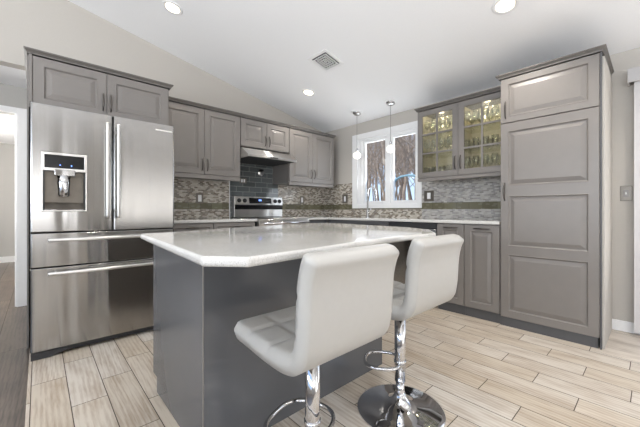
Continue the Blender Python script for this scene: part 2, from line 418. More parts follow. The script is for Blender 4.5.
# right wall: patio opening and window
pts = MB()
def gseg(m, x0, x1, y0, y1, z0, z1=None):
    if z1 is None: g = gable(x0, x1, y0, y1, z0); m.add(g.v, g.f)
    else: m.box(x0, x1, y0, y1, z0, z1)
m = MB()
gseg(m, XR, XR + T, YB, -1.7, 0); gseg(m, XR, XR + T, -1.7, 0.42, 2.3); gseg(m, XR, XR + T, -1.7, 0.42, 0, 0.7)
gseg(m, XR, XR + T, 0.42, 1.25, 0); gseg(m, XR, XR + T, 1.25, 3.15, 2.2); gseg(m, XR, XR + T, 3.15, WB, 0)
struct('wall_right', m, 'wall')
zb = cz(YB)
struct('wall_back', MB().box(WA - T, -2.3, YB - T, YB, 0, zb).box(2.7, XR + T, YB - T, YB, 0, zb).box(-2.3, 2.7, YB - T, YB, 0, 0.65).box(-2.3, 2.7, YB - T, YB, 2.45, zb), 'wall')
struct('baseboard_right', MB().box(-0.262, -0.118, WB - 0.014, WB, 0, 0.09), 'white', 0.003)
# drywall return that boxes in the pantry
struct('trim_2', MB().box(-0.268, -0.255, 3.125, WB, 0, 2.20), 'wall')

# ------------------------------------------------------------------ kitchen window
win = bpy.data.objects.new('window_1', None); COL.objects.link(win); win.location = (-2.65, WB, 1.1); win['kind'] = 'structure'
Y0 = WB - 0.018
mb = MB()
for a, b, c, d in ((-3.278, -3.17, 1.075, 2.235), (-2.135, -2.07, 1.075, 2.235), (-3.17, -2.135, 2.15, 2.235), (-3.17, -2.135, 1.075, 1.135)): mb.box(a, b, Y0, WB, c, d)
mb.build('window_casing', 'white', win, 0.004)
mb = MB()
for a, b, c, d in ((-3.19, -3.10, wz0, wz1), (-2.17, -2.12, wz0, wz1), (-3.10, -2.17, 2.12, wz1), (-3.10, -2.17, wz0, 1.155), (-2.63, -2.57, 1.155, 2.12)): mb.box(a, b, WB + 0.005, WB + 0.10, c, d)
mb.build('window_frame', 'white', win, 0.003)
for (a, b) in ((-3.10, -2.63), (-2.57, -2.17)):
    mb = MB(); l = 0.06 if a < -3 else 0.04; r_ = 0.04 if a < -3 else 0.012
    for q in ((a, a + l, 1.155, 2.12), (b - r_, b, 1.155, 2.12), (a + l, b - r_, 2.085, 2.12), (a + l, b - r_, 1.155, 1.185)): mb.box(q[0], q[1], WB + 0.02, WB + 0.06, q[2], q[3])
    sa = mb.build('window_sash', 'white', win, 0.003)
    MB().box(a + l - 0.005, b - r_ + 0.005, WB + 0.036, WB + 0.042, 1.18, 2.09).build('pane', 'pane', sa)
    MB().box(b - 0.20, b - 0.06, WB + 0.004, WB + 0.02, 1.158, 1.17).build('sash_crank', 'white', win)

# patio doors (window wall, right end) and on the right wall, each with a vertical blind
pd = bpy.data.objects.new('door_1', None); COL.objects.link(pd); pd.location = (0.9, WB, 0); pd['kind'] = 'structure'
MB().box(-0.118, -0.07, WB - 0.014, WB, 0, 2.14).box(0.0, 0.06, WB + .02, WB + .1, 0, 2.1).box(1.84, 1.9, WB + .02, WB + .1, 0, 2.1).box(0.06, 1.84, WB + .02, WB + .1, 2.04, 2.1)\
    .box(0.06, 1.84, WB + .02, WB + .1, 0, 0.06).box(0.92, 0.98, WB + .02, WB + .1, 0.06, 2.04).build('door_frame', 'casing', pd, 0.003)
MB().box(0.05, 1.85, WB + .055, WB + .062, 0.05, 2.05).build('pane', 'pane', pd)
vb = thing('vertical_blind', 'white vertical blind with its valance, hanging over the patio door at the right edge', 'blind', (0.9, WB - 0.06, 2.1))
MB().box(-0.155, 1.95, 3.60, 3.612, 2.10, 2.215).box(-0.155, -0.143, 3.612, 3.715, 2.10, 2.215).box(-0.155, 1.95, 3.612, 3.72, 2.203, 2.215).build('valance', 'casing', vb, 0.002)
for i in range(19):
    x = -0.08 + i * 0.105; c_, s_ = math.cos(R(35)), math.sin(R(35)); w = 0.045
    MB().extrude([(x - w * c_, 3.655 - w * s_), (x, 3.648), (x + w * c_, 3.655 + w * s_), (x + w * c_, 3.657 + w * s_), (x, 3.650), (x - w * c_, 3.657 - w * s_)], 'z', 0.03, 2.11).build('slat', 'slat', vb)
pd = bpy.data.objects.new('door_2', None); COL.objects.link(pd); pd.location = (XR, 2.2, 0); pd['kind'] = 'structure'
MB().box(XR + .02, XR + .08, 1.25, 1.32, 0, 2.2).box(XR + .02, XR + .08, 3.08, 3.15, 0, 2.2).box(XR + .02, XR + .08, 2.17, 2.23, 0, 2.2).build('door_frame', 'white', pd)
for i in range(13):
    y = 1.33 + i * 0.145
    MB().box(XR - 0.045, XR - 0.042, y - 0.036, y + 0.036, 0.04, 2.2).build('blind_slat', 'slat', pd)

# ================================================================== BACKSPLASH (wall finish: part of the setting)
struct('trim_3', MB().box(WA, WA + 0.008, 0.95, 1.925, 0.94, 1.43).box(WA, WA + 0.008, 2.73, WB, 0.94, 1.43), 'mosA')
struct('trim_4', MB().box(WA, WA + 0.01, 1.932, 2.73, 0.90, 1.86), 'glasstile')
struct('trim_5', MB().box(WA, WA + 0.014, 1.922, 1.932, 0.94, 1.45), 'white')
struct('trim_6', MB().box(WA + 0.008, -3.278, WB - 0.008, WB, 0.94, 1.48).box(-3.278, -2.07, WB - 0.008, WB, 0.94, 1.075), 'mosB')
struct('trim_7', MB().box(-2.07, -0.95, WB - 0.008, WB, 0.94, 1.46), 'mosC')

# ================================================================== FRIDGE
FX, F0, F1, FS = -2.896, -0.045, 0.892, 0.434
fz = thing('refrigerator', 'large stainless steel french door refrigerator with water dispenser and two bottom drawers', 'refrigerator', (-3.3, 0.42, 0))
MB().box(-3.62, -2.965, F0 + 0.006, F1 - 0.006, 0.03, 1.765).build('cabinet_body', 'rubber', fz, 0.004)
def fdoor(name, y0, y1, z0, z1, hole=None):
    mb = MB()
    if hole is None:
        e = 0.012
        prof = [(-2.955, y0), (-2.955, y1), (FX - e, y1), (FX - e * .3, y1 - e * .3), (FX, y1 - e), (FX, y0 + e), (FX - e * .3, y0 + e * .3), (FX - e, y0)]
        mb.extrude(prof, 'z', z0, z1)
    else:
        a, b, c, d = hole
        rc = lambda x, p0, p1, q0, q1: [(x, p0, q0), (x, p1, q0), (x, p1, q1), (x, p0, q1)]
        mb.loft([rc(-2.955, y0, y1, z0, z1), rc(FX - 0.012, y0, y1, z0, z1), rc(FX - 0.0036, y0 + 0.0036, y1 - 0.0036, z0 + .001, z1 - .001), rc(FX, y0 + 0.012, y1 - 0.012, z0 + .003, z1 - .003),
                 rc(FX, a, b, c, d), rc(-2.952, a, b, c, d)], True, True)
    return mb.build(name, 'steel', fz, 0.003)
dl = fdoor('door', F0, FS - 0.0025, 0.888, 1.79, (0.012, 0.27, 1.035, 1.455))
dr = fdoor('door', FS + 0.0025, F1, 0.888, 1.79)
d1 = fdoor('freezer_drawer', F0, F1, 0.643, 0.878)
d2 = fdoor('freezer_drawer', F0, F1, 0.056, 0.633)
for y0_, y1_, z0_, z1_ in ((F0 + .004, F1 - .004, 0.8775, 0.8885), (F0 + .004, F1 - .004, 0.6325, 0.6435), (FS - .003, FS + .003, 0.8885, 1.785)):
    MB().box(-2.966, -2.912, y0_, y1_, z0_, z1_).build('door_gap_shade', 'gap_black', fz)  # black strips fill the door gaps, standing in for shade
def bar_handle(par, pts, w=0.013):
    mb = MB().tube(pts, w, 10); return mb
for par, y in ((dl, 0.392), (dr, 0.463)):
    pts = [(FX, y, 1.68), (FX + 0.030, y, 1.69), (FX + 0.052, y, 1.70)]
    body = [(FX + 0.048, y, 1.715), (FX + 0.052, y, 1.70)] + [(FX + 0.052, y, 1.70 - 0.7 * i / 6) for i in range(1, 7)] + [(FX + 0.048, y, 0.985)]
    h_ = MB().tube(body, 0.0125, 12); h_.tube([(FX - 0.005, y, 1.66), (FX + 0.05, y, 1.66)], 0.009, 8).tube([(FX - 0.005, y, 1.04), (FX + 0.05, y, 1.04)], 0.009, 8)
    h_.build('handle', 'steel_h', par, label='vertical stainless bar handle')
for par, z in ((d1, 0.832), (d2, 0.597)):
    h_ = MB().tube([(FX + 0.05, 0.05, z), (FX + 0.052, 0.055, z), (FX + 0.052, 0.79, z), (FX + 0.05, 0.795, z)], 0.0125, 12)
    h_.tube([(FX - 0.005, 0.09, z), (FX + 0.05, 0.09, z)], 0.009, 8).tube([(FX - 0.005, 0.755, z), (FX + 0.05, 0.755, z)], 0.009, 8)
    h_.build('handle', 'steel_h', par, label='horizontal stainless bar handle')
# dispenser
q = MB()
for a, b, c, d in ((0.012, 0.022, 1.035, 1.325), (0.260, 0.27, 1.035, 1.325), (0.012, 0.03, 1.325, 1.455), (0.252, 0.27, 1.325, 1.455), (0.03, 0.252, 1.438, 1.455), (0.03, 0.252, 1.325, 1.345), (0.022, 0.26, 1.035, 1.043)): q.box(-2.93, FX + 0.004, a, b, c, d)
dp = q.build('dispenser', 'steel_h', fz, 0.002)
MB().box(-2.93, FX + 0.001, 0.03, 0.252, 1.345, 1.438).build('display', 'black', dp, label='black control display')
MB().box(FX + 0.001, FX + 0.0018, 0.11, 0.118, 1.365, 1.371).build('indicator_light', 'led', dp, label='small blue indicator light')
MB().box(FX + 0.001, FX + 0.0018, 0.175, 0.181, 1.362, 1.372).build('indicator_light', 'led', dp, label='small blue indicator light')
MB().add([(-2.948, 0.03, 1.325), (-2.948, 0.252, 1.325), (-2.948, 0.252, 1.10), (-2.948, 0.03, 1.10), (-2.902, 0.03, 1.05), (-2.902, 0.252, 1.05), (-2.95, 0.03, 1.047), (-2.95, 0.252, 1.047)],
    [(0, 1, 2, 3), (3, 2, 5, 4), (4, 5, 7, 6), (0, 3, 4, 6), (1, 7, 5, 2), (0, 6, 7, 1)]).build('dispenser_recess', 'plate', dp)
MB().box(-2.95, -2.898, 0.022, 0.030, 1.043, 1.325).build('recess_side', 'rubber', dp, label='dark side of the dispenser recess')
MB().box(-2.95, -2.898, 0.252, 0.260, 1.043, 1.325).build('recess_side', 'rubber', dp, label='dark side of the dispenser recess')
MB().box(-2.945, -2.885, 0.082, 0.20, 1.29, 1.335).build('spout_housing', 'steel', dp, 0.005)
MB().lathe([(0.038, 0.06), (0.038, 0.0), (0.034, -0.03), (0.034, -0.08), (0.028, -0.095), (0, -0.095)], (-2.915, 0.135, 1.235), 20).build('ice_chute', 'chrome', dp, label='round chrome ice chute')
MB().box(FX - 0.001, FX + 0.001, 0.74, 0.87, 1.730, 1.742).build('badge', 'steel_h', dr, label='small grey maker badge')
MB().box(-3.0, -2.935, F0 + 0.01, F1 - 0.01, 0.012, 0.054).build('toe_grille', 'rubber', fz)
MB().extrude([(F0 + 0.004, 0.0), (F0 + 0.10, 0.0), (F0 + 0.19, 0.024), (F0 + 0.20, 0.05), (F0 + 0.004, 0.05)], 'x', -2.97, -2.90).build('foot_cover', 'rubber', fz, 0.003)
MB().box(-3.6, -3.55, F0 + 0.03, F1 - 0.03, 0.0, 0.03).build('rear_foot', 'rubber', fz)

# ================================================================== CABINETS, LEFT WALL
ZT = 2.22
def crown_mb(face, plane, u0, u1, z, left=True, right=True, back=0.38, wall=None):
    """cove profile along the front, returning along exposed ends"""
    P = fr(face, plane); mb = MB()
    prof = [(0.0, 0.0), (0.010, 0.0), (0.012, 0.010), (0.022, 0.022), (0.028, 0.026), (0.028, 0.036), (0.0, 0.036)]
    def pts(u, so): return [P(u + so * (d if d > 0 else 0.0), d, z + h) for d, h in prof]
    mb.loft([pts(u0, -1 if left else 0), pts(u1, 1 if right else 0)])
    for flag, u, s in ((left, u0, -1), (right, u1, 1)):
        if flag:
            mb.loft([[P(u + s * d, d, z + h) for d, h in prof], [P(u + s * d, -back, z + h) for d, h in prof]])
    mb.add([P(u0, 0, z + .03), P(u1, 0, z + .03), P(u1, -back, z + .03), P(u0, -back, z + .03), P(u0, 0, z + .036), P(u1, 0, z + .036), P(u1, -back, z + .036), P(u0, -back, z + .036)],
           [(0, 3, 2, 1), (4, 5, 6, 7), (0, 1, 5, 4), (1, 2, 6, 5), (2, 3, 7, 6), (3, 0, 4, 7)])
    return mb

# above the fridge
c = thing('wall_cabinet', 'grey two door cabinet directly above the stainless refrigerator', 'cabinet', (-3.55, 0.44, 1.82))
MB().box(WA + 0.002, -3.204, -0.055, 0.935, 1.82, ZT).build('body', 'cab', c, 0.001)
add_door(c, 'A', -3.196, -0.037, 0.432, 1.835, ZT - 0.005, 0.405, 1.965, True, 0.15, rail=0.062)
add_door(c, 'A', -3.196, 0.432, 0.925, 1.835, ZT - 0.005, 0.460, 1.965, True, 0.15, rail=0.062)
MB().box(-3.196, -3.170, -0.055, -0.038, 1.82, ZT).build('side_panel', 'cab', c)
crown_mb('A', -3.176, -0.055, 0.935, ZT, True, True, 0.72).build('crown_molding', 'crown', c)
MB().box(WA + 0.002, -3.2, -0.066, -0.056, 0, ZT).build('end_panel', 'cab', c)

UX = -3.535
def upper(name_label, y0, y1, z0, doors, zdoor, cat='cabinet', rail_=True, hz=None):
    c = thing('wall_cabinet', name_label, cat, (-3.75, (y0 + y1) / 2, z0))
    MB().box(WA + 0.009, UX - 0.008, y0 + 0.0005, y1 - 0.0005, z0 + 0.02, ZT).build('body', 'cab', c, 0.001)
    for (a, b, pu, pz) in doors: add_door(c, 'A', UX, a, b, zdoor, ZT - 0.004, pu, pz, True, 0.14, rail=0.062 if y1 - y0 < 1.0 else 0.062)
    if rail_: MB().box(UX - 0.02, UX + 0.018, y0 + 0.001, y1 - 0.001, z0 - 0.012, z0 + 0.036).build('light_rail', 'cab', c, 0.004)
    crown_mb('A', UX + 0.02, y0 + 0.0005, y1 - 0.0005, ZT, False, y1 > 3.5, 0.4).build('crown_molding', 'crown', c)
    return c
upper('grey double door wall cabinet between the refrigerator and the range hood', 0.945, 1.868, 1.42, [(0.947, 1.411, 1.383, 1.57), (1.411, 1.866, 1.445, 1.57)], 1.458)
upper('short grey two door cabinet above the range hood', 1.870, 2.628, 1.84, [(1.872, 2.255, 2.226, 1.965), (2.255, 2.626, 2.29, 1.965)], 1.862, rail_=False)
upper('grey double door wall cabinet right of the range hood in the corner', 2.630, 3.525, 1.42, [(2.632, 3.066, 3.038, 1.59), (3.066, 3.523, 3.10, 1.59)], 1.458)

# range hood
h = thing('range_hood', 'slim stainless steel range hood over the stove', 'range hood', (-3.7, 2.25, 1.72))
MB().extrude([(WA + 0.01, 1.835), (-3.50, 1.836), (-3.335, 1.732), (-3.335, 1.708), (WA + 0.01, 1.708)], 'y', 1.872, 2.626).build('canopy', 'steel_h', h, 0.002)
MB().box(-3.90, -3.36, 1.90, 2.60, 1.704, 1.708).build('filter_panel', 'rubber', h)
MB().box(-3.334, -3.331, 2.19, 2.31, 1.713, 1.727).build('button_strip', 'rubber', h)

# ------------------------------------------------------------------ base cabinets
BZ = 0.912
CT = 0.942
BX = -3.235        # carcass front on the left wall, doors reach -3.215
c = thing('base_cabinet', 'grey base cabinets with drawer fronts between the refrigerator and the stove', 'cabinet', (-3.6, 1.4, 0))
MB().box(WA + 0.012, BX - 0.008, 0.95, 1.90, 0.09, BZ - 0.002).build('body', 'cab', c)
MB().box(BX - 0.05, BX - 0.03, 0.95, 1.90, 0, 0.09).build('toe_kick', 'kick_and_shade', c)
for a, b in ((0.95, 1.39), (1.39, 1.90)):
    add_door(c, 'A', BX, a, b, 0.74, 0.905, (a + b) / 2, 0.86, False, 0.14, name='drawer', rail=0.035)
    add_door(c, 'A', BX, a, b, 0.095, 0.735, b - 0.04, 0.64, True, 0.14)
c = thing('base_cabinet', 'narrow grey base cabinet in the corner right of the stove', 'cabinet', (-3.6, 3.1, 0))
MB().box(WA + 0.012, BX - 0.008, 2.70, 3.70, 0.09, BZ - 0.002).build('body', 'cab', c)
MB().box(BX - 0.05, BX - 0.03, 2.70, 3.16, 0, 0.09).build('toe_kick', 'kick_and_shade', c)
add_door(c, 'A', BX, 2.70, 3.075, 0.74, 0.905, 2.89, 0.86, False, 0.14, name='drawer', mat='kick_and_shade', rail=0.035)  # drawer front darkened to stand for shade below the worktop
add_door(c, 'A', BX, 2.70, 3.075, 0.095, 0.735, 2.74, 0.64, True, 0.14)
BY = 3.12           # carcass front on the window wall, doors reach 3.10
def baseB(label, x0, x1, doors, drawers=()):
    c = thing('base_cabinet', label, 'cabinet', ((x0 + x1) / 2, 3.4, 0))
    MB().box(x0, x1, BY + 0.008, WB - 0.012, 0.09, BZ - 0.002).build('body', 'cab', c)
    MB().box(x0, x1, BY + 0.01, BY + 0.03, 0, 0.09).build('toe_kick', 'kick_and_shade', c)
    for d in doors: add_door(c, 'B', BY, *d[:4], d[4], d[5], d[6], 0.15, rail=0.055)
    for d in drawers: add_door(c, 'B', BY, *d[:4], (d[0] + d[1]) / 2, (d[2] + d[3]) / 2 + 0.01, False, 0.14, name='drawer', mat='kick_and_shade', rail=0.035)  # dark tone paints the overhang's shade onto these drawer fronts
    return c
baseB('narrow grey base cabinet beside the tall pantry, horizontal handle on top', -1.275, -0.957, [(-1.275, -0.957, 0.095, 0.902, -1.115, 0.868, False)])
baseB('grey base cabinet between the dishwasher and the cabinet beside the pantry', -1.556, -1.277, [(-1.556, -1.277, 0.095, 0.902, -1.415, 0.868, False)])
baseB('grey sink base cabinet under the kitchen window', -3.215, -2.165, [(-3.19, -2.68, 0.095, 0.735, -2.72, 0.64, True), (-2.68, -2.167, 0.095, 0.735, -2.64, 0.64, True)], [(-3.19, -2.68, 0.74, 0.905), (-2.68, -2.167, 0.74, 0.905)])
d = thing('dishwasher', 'stainless dishwasher under the window wall counter', 'dishwasher', (-1.86, 3.4, 0))
MB().box(-2.158, -1.562, 3.13, WB - 0.012, 0.02, BZ - 0.004).build('body', 'rubber', d)
MB().box(-2.158, -1.562, 3.098, 3.13, 0.10, 0.84).build('door', 'steel', d, 0.004)
MB().box(-2.158, -1.562, 3.105, 3.13, 0.845, 0.905).build('control_panel', 'rubber', d, 0.004)
MB().tube([(-2.10, 3.065, 0.80), (-1.62, 3.065, 0.80)], 0.010, 10).tube([(-2.07, 3.1, 0.80), (-2.07, 3.065, 0.80)], 0.007, 8).tube([(-1.65, 3.1, 0.80), (-1.65, 3.065, 0.80)], 0.007, 8).build('handle', 'steel_h', d)

# worktops
tag(MB().box(WA + 0.008, -3.195, 0.94, 1.922, BZ, CT).build('worktop', 'quartz', None, 0.005, 3), 'pale quartz worktop between the refrigerator and the stove', 'worktop')
tag(MB().prism([(WA + 0.008, 2.712), (-3.195, 2.712), (-3.195, 3.08), (-0.957, 3.08), (-0.957, WB - 0.008), (WA + 0.008, WB - 0.008)], BZ, CT).build('worktop', 'quartz', None, 0.005, 3),
    'long pale quartz worktop turning the corner under the window', 'worktop')

# ------------------------------------------------------------------ range
r = thing('range', 'stainless steel electric range with black glass top under the hood', 'stove', (-3.55, 2.32, 0))
RY0, RY1 = 1.926, 2.707
MB().box(-3.93, -3.225, RY0, RY1, 0.02, 0.925).build('body', 'rubber', r)
MB().box(-3.90, -3.215, RY0, RY1, 0.926, 0.950).build('cooktop', 'black', r, 0.003, label='black glass cooktop')
MB().extrude([(-3.225, 0.80), (-3.19, 0.81), (-3.17, 0.88), (-3.175, 0.93), (-3.215, 0.952), (-3.225, 0.952)], 'y', RY0, RY1).build('front_panel', 'steel_h', r, 0.002)
od = MB().box(-3.225, -3.18, RY0 + 0.004, RY1 - 0.004, 0.23, 0.795).build('oven_door', 'steel_h', r, 0.004)
MB().box(-3.18, -3.178, RY0 + 0.12, RY1 - 0.12, 0.36, 0.64).build('oven_window', 'black', od)
MB().tube([(-3.12, RY0 + 0.04, 0.885), (-3.12, RY1 - 0.04, 0.885)], 0.013, 12).tube([(-3.185, RY0 + 0.08, 0.875), (-3.12, RY0 + 0.08, 0.885)], 0.010, 8).tube([(-3.185, RY1 - 0.08, 0.875), (-3.12, RY1 - 0.08, 0.885)], 0.010, 8).build('handle', 'chrome', od)
MB().box(-3.225, -3.185, RY0 + 0.004, RY1 - 0.004, 0.06, 0.222).build('storage_drawer', 'steel_h', r, 0.004)
MB().box(-3.9, -3.26, RY0 + 0.03, RY1 - 0.03, 0.0, 0.02).build('foot', 'rubber', r)
bg = MB().extrude([(-3.935, 0.951), (-3.865, 0.951), (-3.865, 1.12), (-3.85, 1.125), (-3.872, 1.238), (-3.935, 1.238)], 'y', RY0 + 0.036, RY1 + 0.05).build('backguard', 'steel_h', r, 0.003)
MB().box(-3.866, -3.855, RY0 + 0.042, RY1 + 0.044, 1.058, 1.118).build('vent_strip', 'black', bg, label='black strip under the control panel')
def slope_x(z): return -3.85 - (z - 1.125) * 0.022 / 0.113
def on_panel(y0, y1, z0, z1, t=0.002):
    return MB().add([(slope_x(z0) , y0, z0), (slope_x(z0), y1, z0), (slope_x(z1), y1, z1), (slope_x(z1), y0, z1), (slope_x(z0) + t, y0, z0), (slope_x(z0) + t, y1, z0), (slope_x(z1) + t, y1, z1), (slope_x(z1) + t, y0, z1)],
        [(0, 1, 2, 3), (4, 7, 6, 5), (0, 4, 5, 1), (1, 5, 6, 2), (2, 6, 7, 3), (3, 7, 4, 0)])
dsp = on_panel(2.185, 2.555, 1.143, 1.222).build('display', 'black', bg, label='black display with blue digits')
on_panel(2.34, 2.385, 1.178, 1.20, 0.003).build('digits', 'led', dsp)
for y in (2.03, 2.115, 2.62, 2.70):
    kb = Matrix.Rotation(R(90), 3, 'Y')
    MB().lathe([(0.0, 0.0), (0.030, 0.0), (0.030, 0.006), (0.023, 0.008), (0.021, 0.026), (0, 0.027)], (slope_x(1.18) - 0.001, y, 1.18), 20, kb).build('knob', 'rubber', bg, label='round dark burner knob')
for yy in (2.10, 2.50):
    for xx, rr in ((-3.40, 0.10), (-3.70, 0.08)):
        MB().lathe([(rr, 0.0), (rr, 0.0008), (rr - 0.004, 0.0008), (rr - 0.004, 0.0)], (xx, yy, 0.9502), 32).build('burner_ring', 'pull', r)

# ================================================================== PANTRY
PY = 3.116
c = thing('pantry_cabinet', 'tall grey pantry cabinet with panelled doors at the end of the counter', 'cabinet', (-0.62, 3.4, 0))
MB().box(-0.954, -0.278, PY + 0.008, WB - 0.002, 0.085, 2.228).build('body', 'cab', c, 0.001)
MB().box(-0.954, -0.290, PY - 0.006, PY + 0.02, 0, 0.085).build('toe_kick', 'kick_and_shade', c)
MB().box(-0.2775, -0.2685, PY - 0.018, WB - 0.002, 0, 2.228).build('end_panel', 'kick_and_shade', c)
add_door(c, 'B', PY, -0.950, -0.279, 1.826, 2.224, -0.907, 1.945, True, 0.16, cells=[(1.880, 2.172)], rail=0.060)
add_door(c, 'B', PY, -0.950, -0.279, 0.082, 1.822, -0.915, 1.21, True, 0.16, cells=[(0.142, 0.648), (0.722, 1.17), (1.262, 1.750)], rail=0.060)
crown_mb('B', PY - 0.02, -0.954, -0.270, 2.228, True, True, 0.62).build('crown_molding', 'crown', c)

# ================================================================== GLASS CABINET
GY = 3.37
c = thing('glass_cabinet', 'grey wall cabinet with glass paned doors full of stemware beside the window', 'cabinet', (-1.44, 3.55, 1.42))
GX0, GX1 = -1.925, -0.957
mb = MB(); GB = WB - 0.012
mb.box(GX0, GX0 + 0.018, GY, GB, 1.42, ZT).box(GX1 - 0.018, GX1, GY, GB, 1.42, ZT).box(GX0 + 0.018, GX1 - 0.018, GY, GB, ZT - 0.018, ZT).box(GX0 + 0.018, GX1 - 0.018, GY, GB, 1.42, 1.438)
mb.build('body', 'cab', c)
MB().box(GX0 + 0.0185, GX1 - 0.0185, GB - 0.014, GB - 0.002, 1.4385, ZT - 0.0185).box(GX0 + 0.0185, GX0 + 0.0215, GY + 0.005, GB - 0.014, 1.4385, ZT - 0.0185).box(GX1 - 0.0215, GX1 - 0.0185, GY + 0.005, GB - 0.014, 1.4385, ZT - 0.0185)\
    .box(GX0 + 0.0215, GX1 - 0.0215, GY + 0.005, GB - 0.014, 1.4385, 1.4405).box(-1.45, -1.434, GY + 0.002, GB - 0.014, 1.4405, ZT - 0.0185).build('lining', 'cream', c, label='cream interior lining')
SH = [1.4405, 1.700, 1.935]
for z in SH[1:]:
    MB().box(GX0 + 0.022, -1.451, GY + 0.02, GB - 0.015, z - 0.008, z).build('shelf', 'cabglass', c, label='clear glass shelf')
    MB().box(-1.433, GX1 - 0.022, GY + 0.02, GB - 0.015, z - 0.008, z).build('shelf', 'cabglass', c, label='clear glass shelf')
for x in (-1.69, -1.19):
    MB().lathe([(0, 0), (0.032, 0), (0.032, 0.012), (0, 0.012)], (x, 3.47, ZT - 0.032), 20).build('puck_light', 'lamp_on', c, label='small lit puck lamp under the cabinet top')
    lamp('puck_lamp', 'POINT', (x, 3.47, ZT - 0.05), (0, 0, 0), 0.7, (1.0, 0.92, 0.72), shadow_soft_size=0.03)
for a, b, pu in ((GX0, -1.4425, -1.472), (-1.4425, GX1, -1.413)):
    dd = add_door(c, 'B', GY, a, b, 1.425, ZT - 0.005, pu, 1.565, True, 0.15, rail=0.06, glass=(2, 3))
    MB().box(a + 0.055, b - 0.055, GY - 0.0095, GY - 0.0055, 1.48, ZT - 0.06).build('glass_pane', 'cabglass', dd)
MB().box(GX0, GX1, GY - 0.02, GY + 0.02, 1.385, 1.42).build('light_rail', 'cab', c, 0.004)
crown_mb('B', GY - 0.02, GX0, GX1, ZT, True, False, 0.36).build('crown_molding', 'crown', c)

# stemware: built once, copied
def glass_proto(kind, loc, label, group):
    if kind == 'wine glass':
        prof = [(0.0, 0.0), (0.032, 0.0), (0.030, 0.003), (0.006, 0.007), (0.004, 0.012), (0.004, 0.078), (0.012, 0.086), (0.030, 0.105), (0.037, 0.130), (0.035, 0.160), (0.030, 0.190), (0.028, 0.190), (0.033, 0.160), (0.035, 0.130), (0.028, 0.107), (0.0, 0.088)]
    elif kind == 'tumbler':
        prof = [(0.0, 0.0), (0.029, 0.0), (0.036, 0.12), (0.034, 0.12), (0.027, 0.006), (0.0, 0.006)]
    else:
        prof = [(0.0, 0.0), (0.03, 0.0), (0.05, 0.02), (0.072, 0.055), (0.070, 0.055), (0.048, 0.022), (0.0, 0.005)]
    nm = {'wine glass': 'wine_glass', 'tumbler': 'drinking_tumbler', 'bowl': 'glass_bowl'}[kind]
    o = MB().lathe(prof, (0, 0, 0), 14).build(nm, 'stemware'); o.location = loc
    return tag(o, label, kind, group)
protos = {}
def put(kind, x, y, z, label, group):
    if kind not in protos: protos[kind] = glass_proto(kind, (x, y, z), label, group)
    else:
        o = protos[kind].copy(); COL.objects.link(o); o.location = (x, y, z); o['label'] = label; o['group'] = group
for side, (xa, xb) in (('left', (-1.865, -1.49)), ('right', (-1.395, -1.02))):
    for si, (shn, z) in enumerate(zip(('bottom', 'middle', 'top'), SH)):
        kind = ('wine glass', 'tumbler', 'wine glass')[si] if side == 'right' else ('tumbler', 'wine glass', 'wine glass')[si]
        n = 3 if kind == 'bowl' else 5
        for row, yy in enumerate((3.47, 3.60)):
            for i in range(n):
                if kind == 'bowl' and row == 1: continue
                x = xa + (xb - xa) * (i + 0.0) / (n - 1)
                yv = yy + (0.06 if kind == 'bowl' else 0)
                put(kind, x + (0.0 if kind == 'bowl' else random.uniform(-.002, .002)), yv, z + 0.0005,
                    'clear %s on the %s shelf behind the %s glass door' % (kind, shn, side), 'glassware on the %s shelf, %s door' % (shn, side))

# ================================================================== ISLAND
isl = thing('kitchen_island', 'dark grey kitchen island topped with a pale speckled quartz slab', 'island', (-1.65, 1.15, 0))
MB().box(-1.995, -1.262, 0.512, 1.71, 0.085, 0.879).box(-1.93, -1.262, 0.53, 1.70, 0.0, 0.085).build('body', 'cab', isl, 0.002)
MB().box(-1.262, -1.248, 0.500, 1.715, 0.0, 0.879).build('front_panel', 'island', isl, 0.002)
MB().prism([(-2.005, 0.500), (-1.2625, 0.500), (-1.2625, 0.5115), (-2.005, 0.5115)], 0.085, 0.879).box(-1.93, -1.2625, 0.500, 0.512, 0, 0.085).build('end_panel', 'island', isl)
MB().box(-1.262, -1.248, 0.4965, 0.4995, 0.0, 0.879).build('corner_trim', 'cab', isl, 0.002, label='lighter grey corner strip')
def arc(pts, n=5):
    out = []
    m = len(pts)
    for i in range(m):
        p0, p1, p2, p3 = (Vector((*pts[(i + k) % m], 0)) for k in (-1, 0, 1, 2)); out.append(tuple(p1)[:2])
    return out
slab = [(-1.93, 0.415), (-0.868, 0.338), (-0.765, 0.430), (-0.795, 0.70), (-0.845, 1.0), (-0.872, 1.25), (-0.878, 1.45), (-0.862, 1.62), (-0.88, 1.74), (-1.05, 1.99), (-1.29, 2.13), (-2.03, 2.25), (-2.36, 2.27), (-2.42, 2.10), (-2.38, 1.79), (-2.16, 1.10), (-1.99, 0.60), (-1.96, 0.45)]
MB().prism(slab, 0.880, 0.910).build('slab', 'quartz', isl, 0.011, 4, label='pale speckled quartz top with clipped corners')

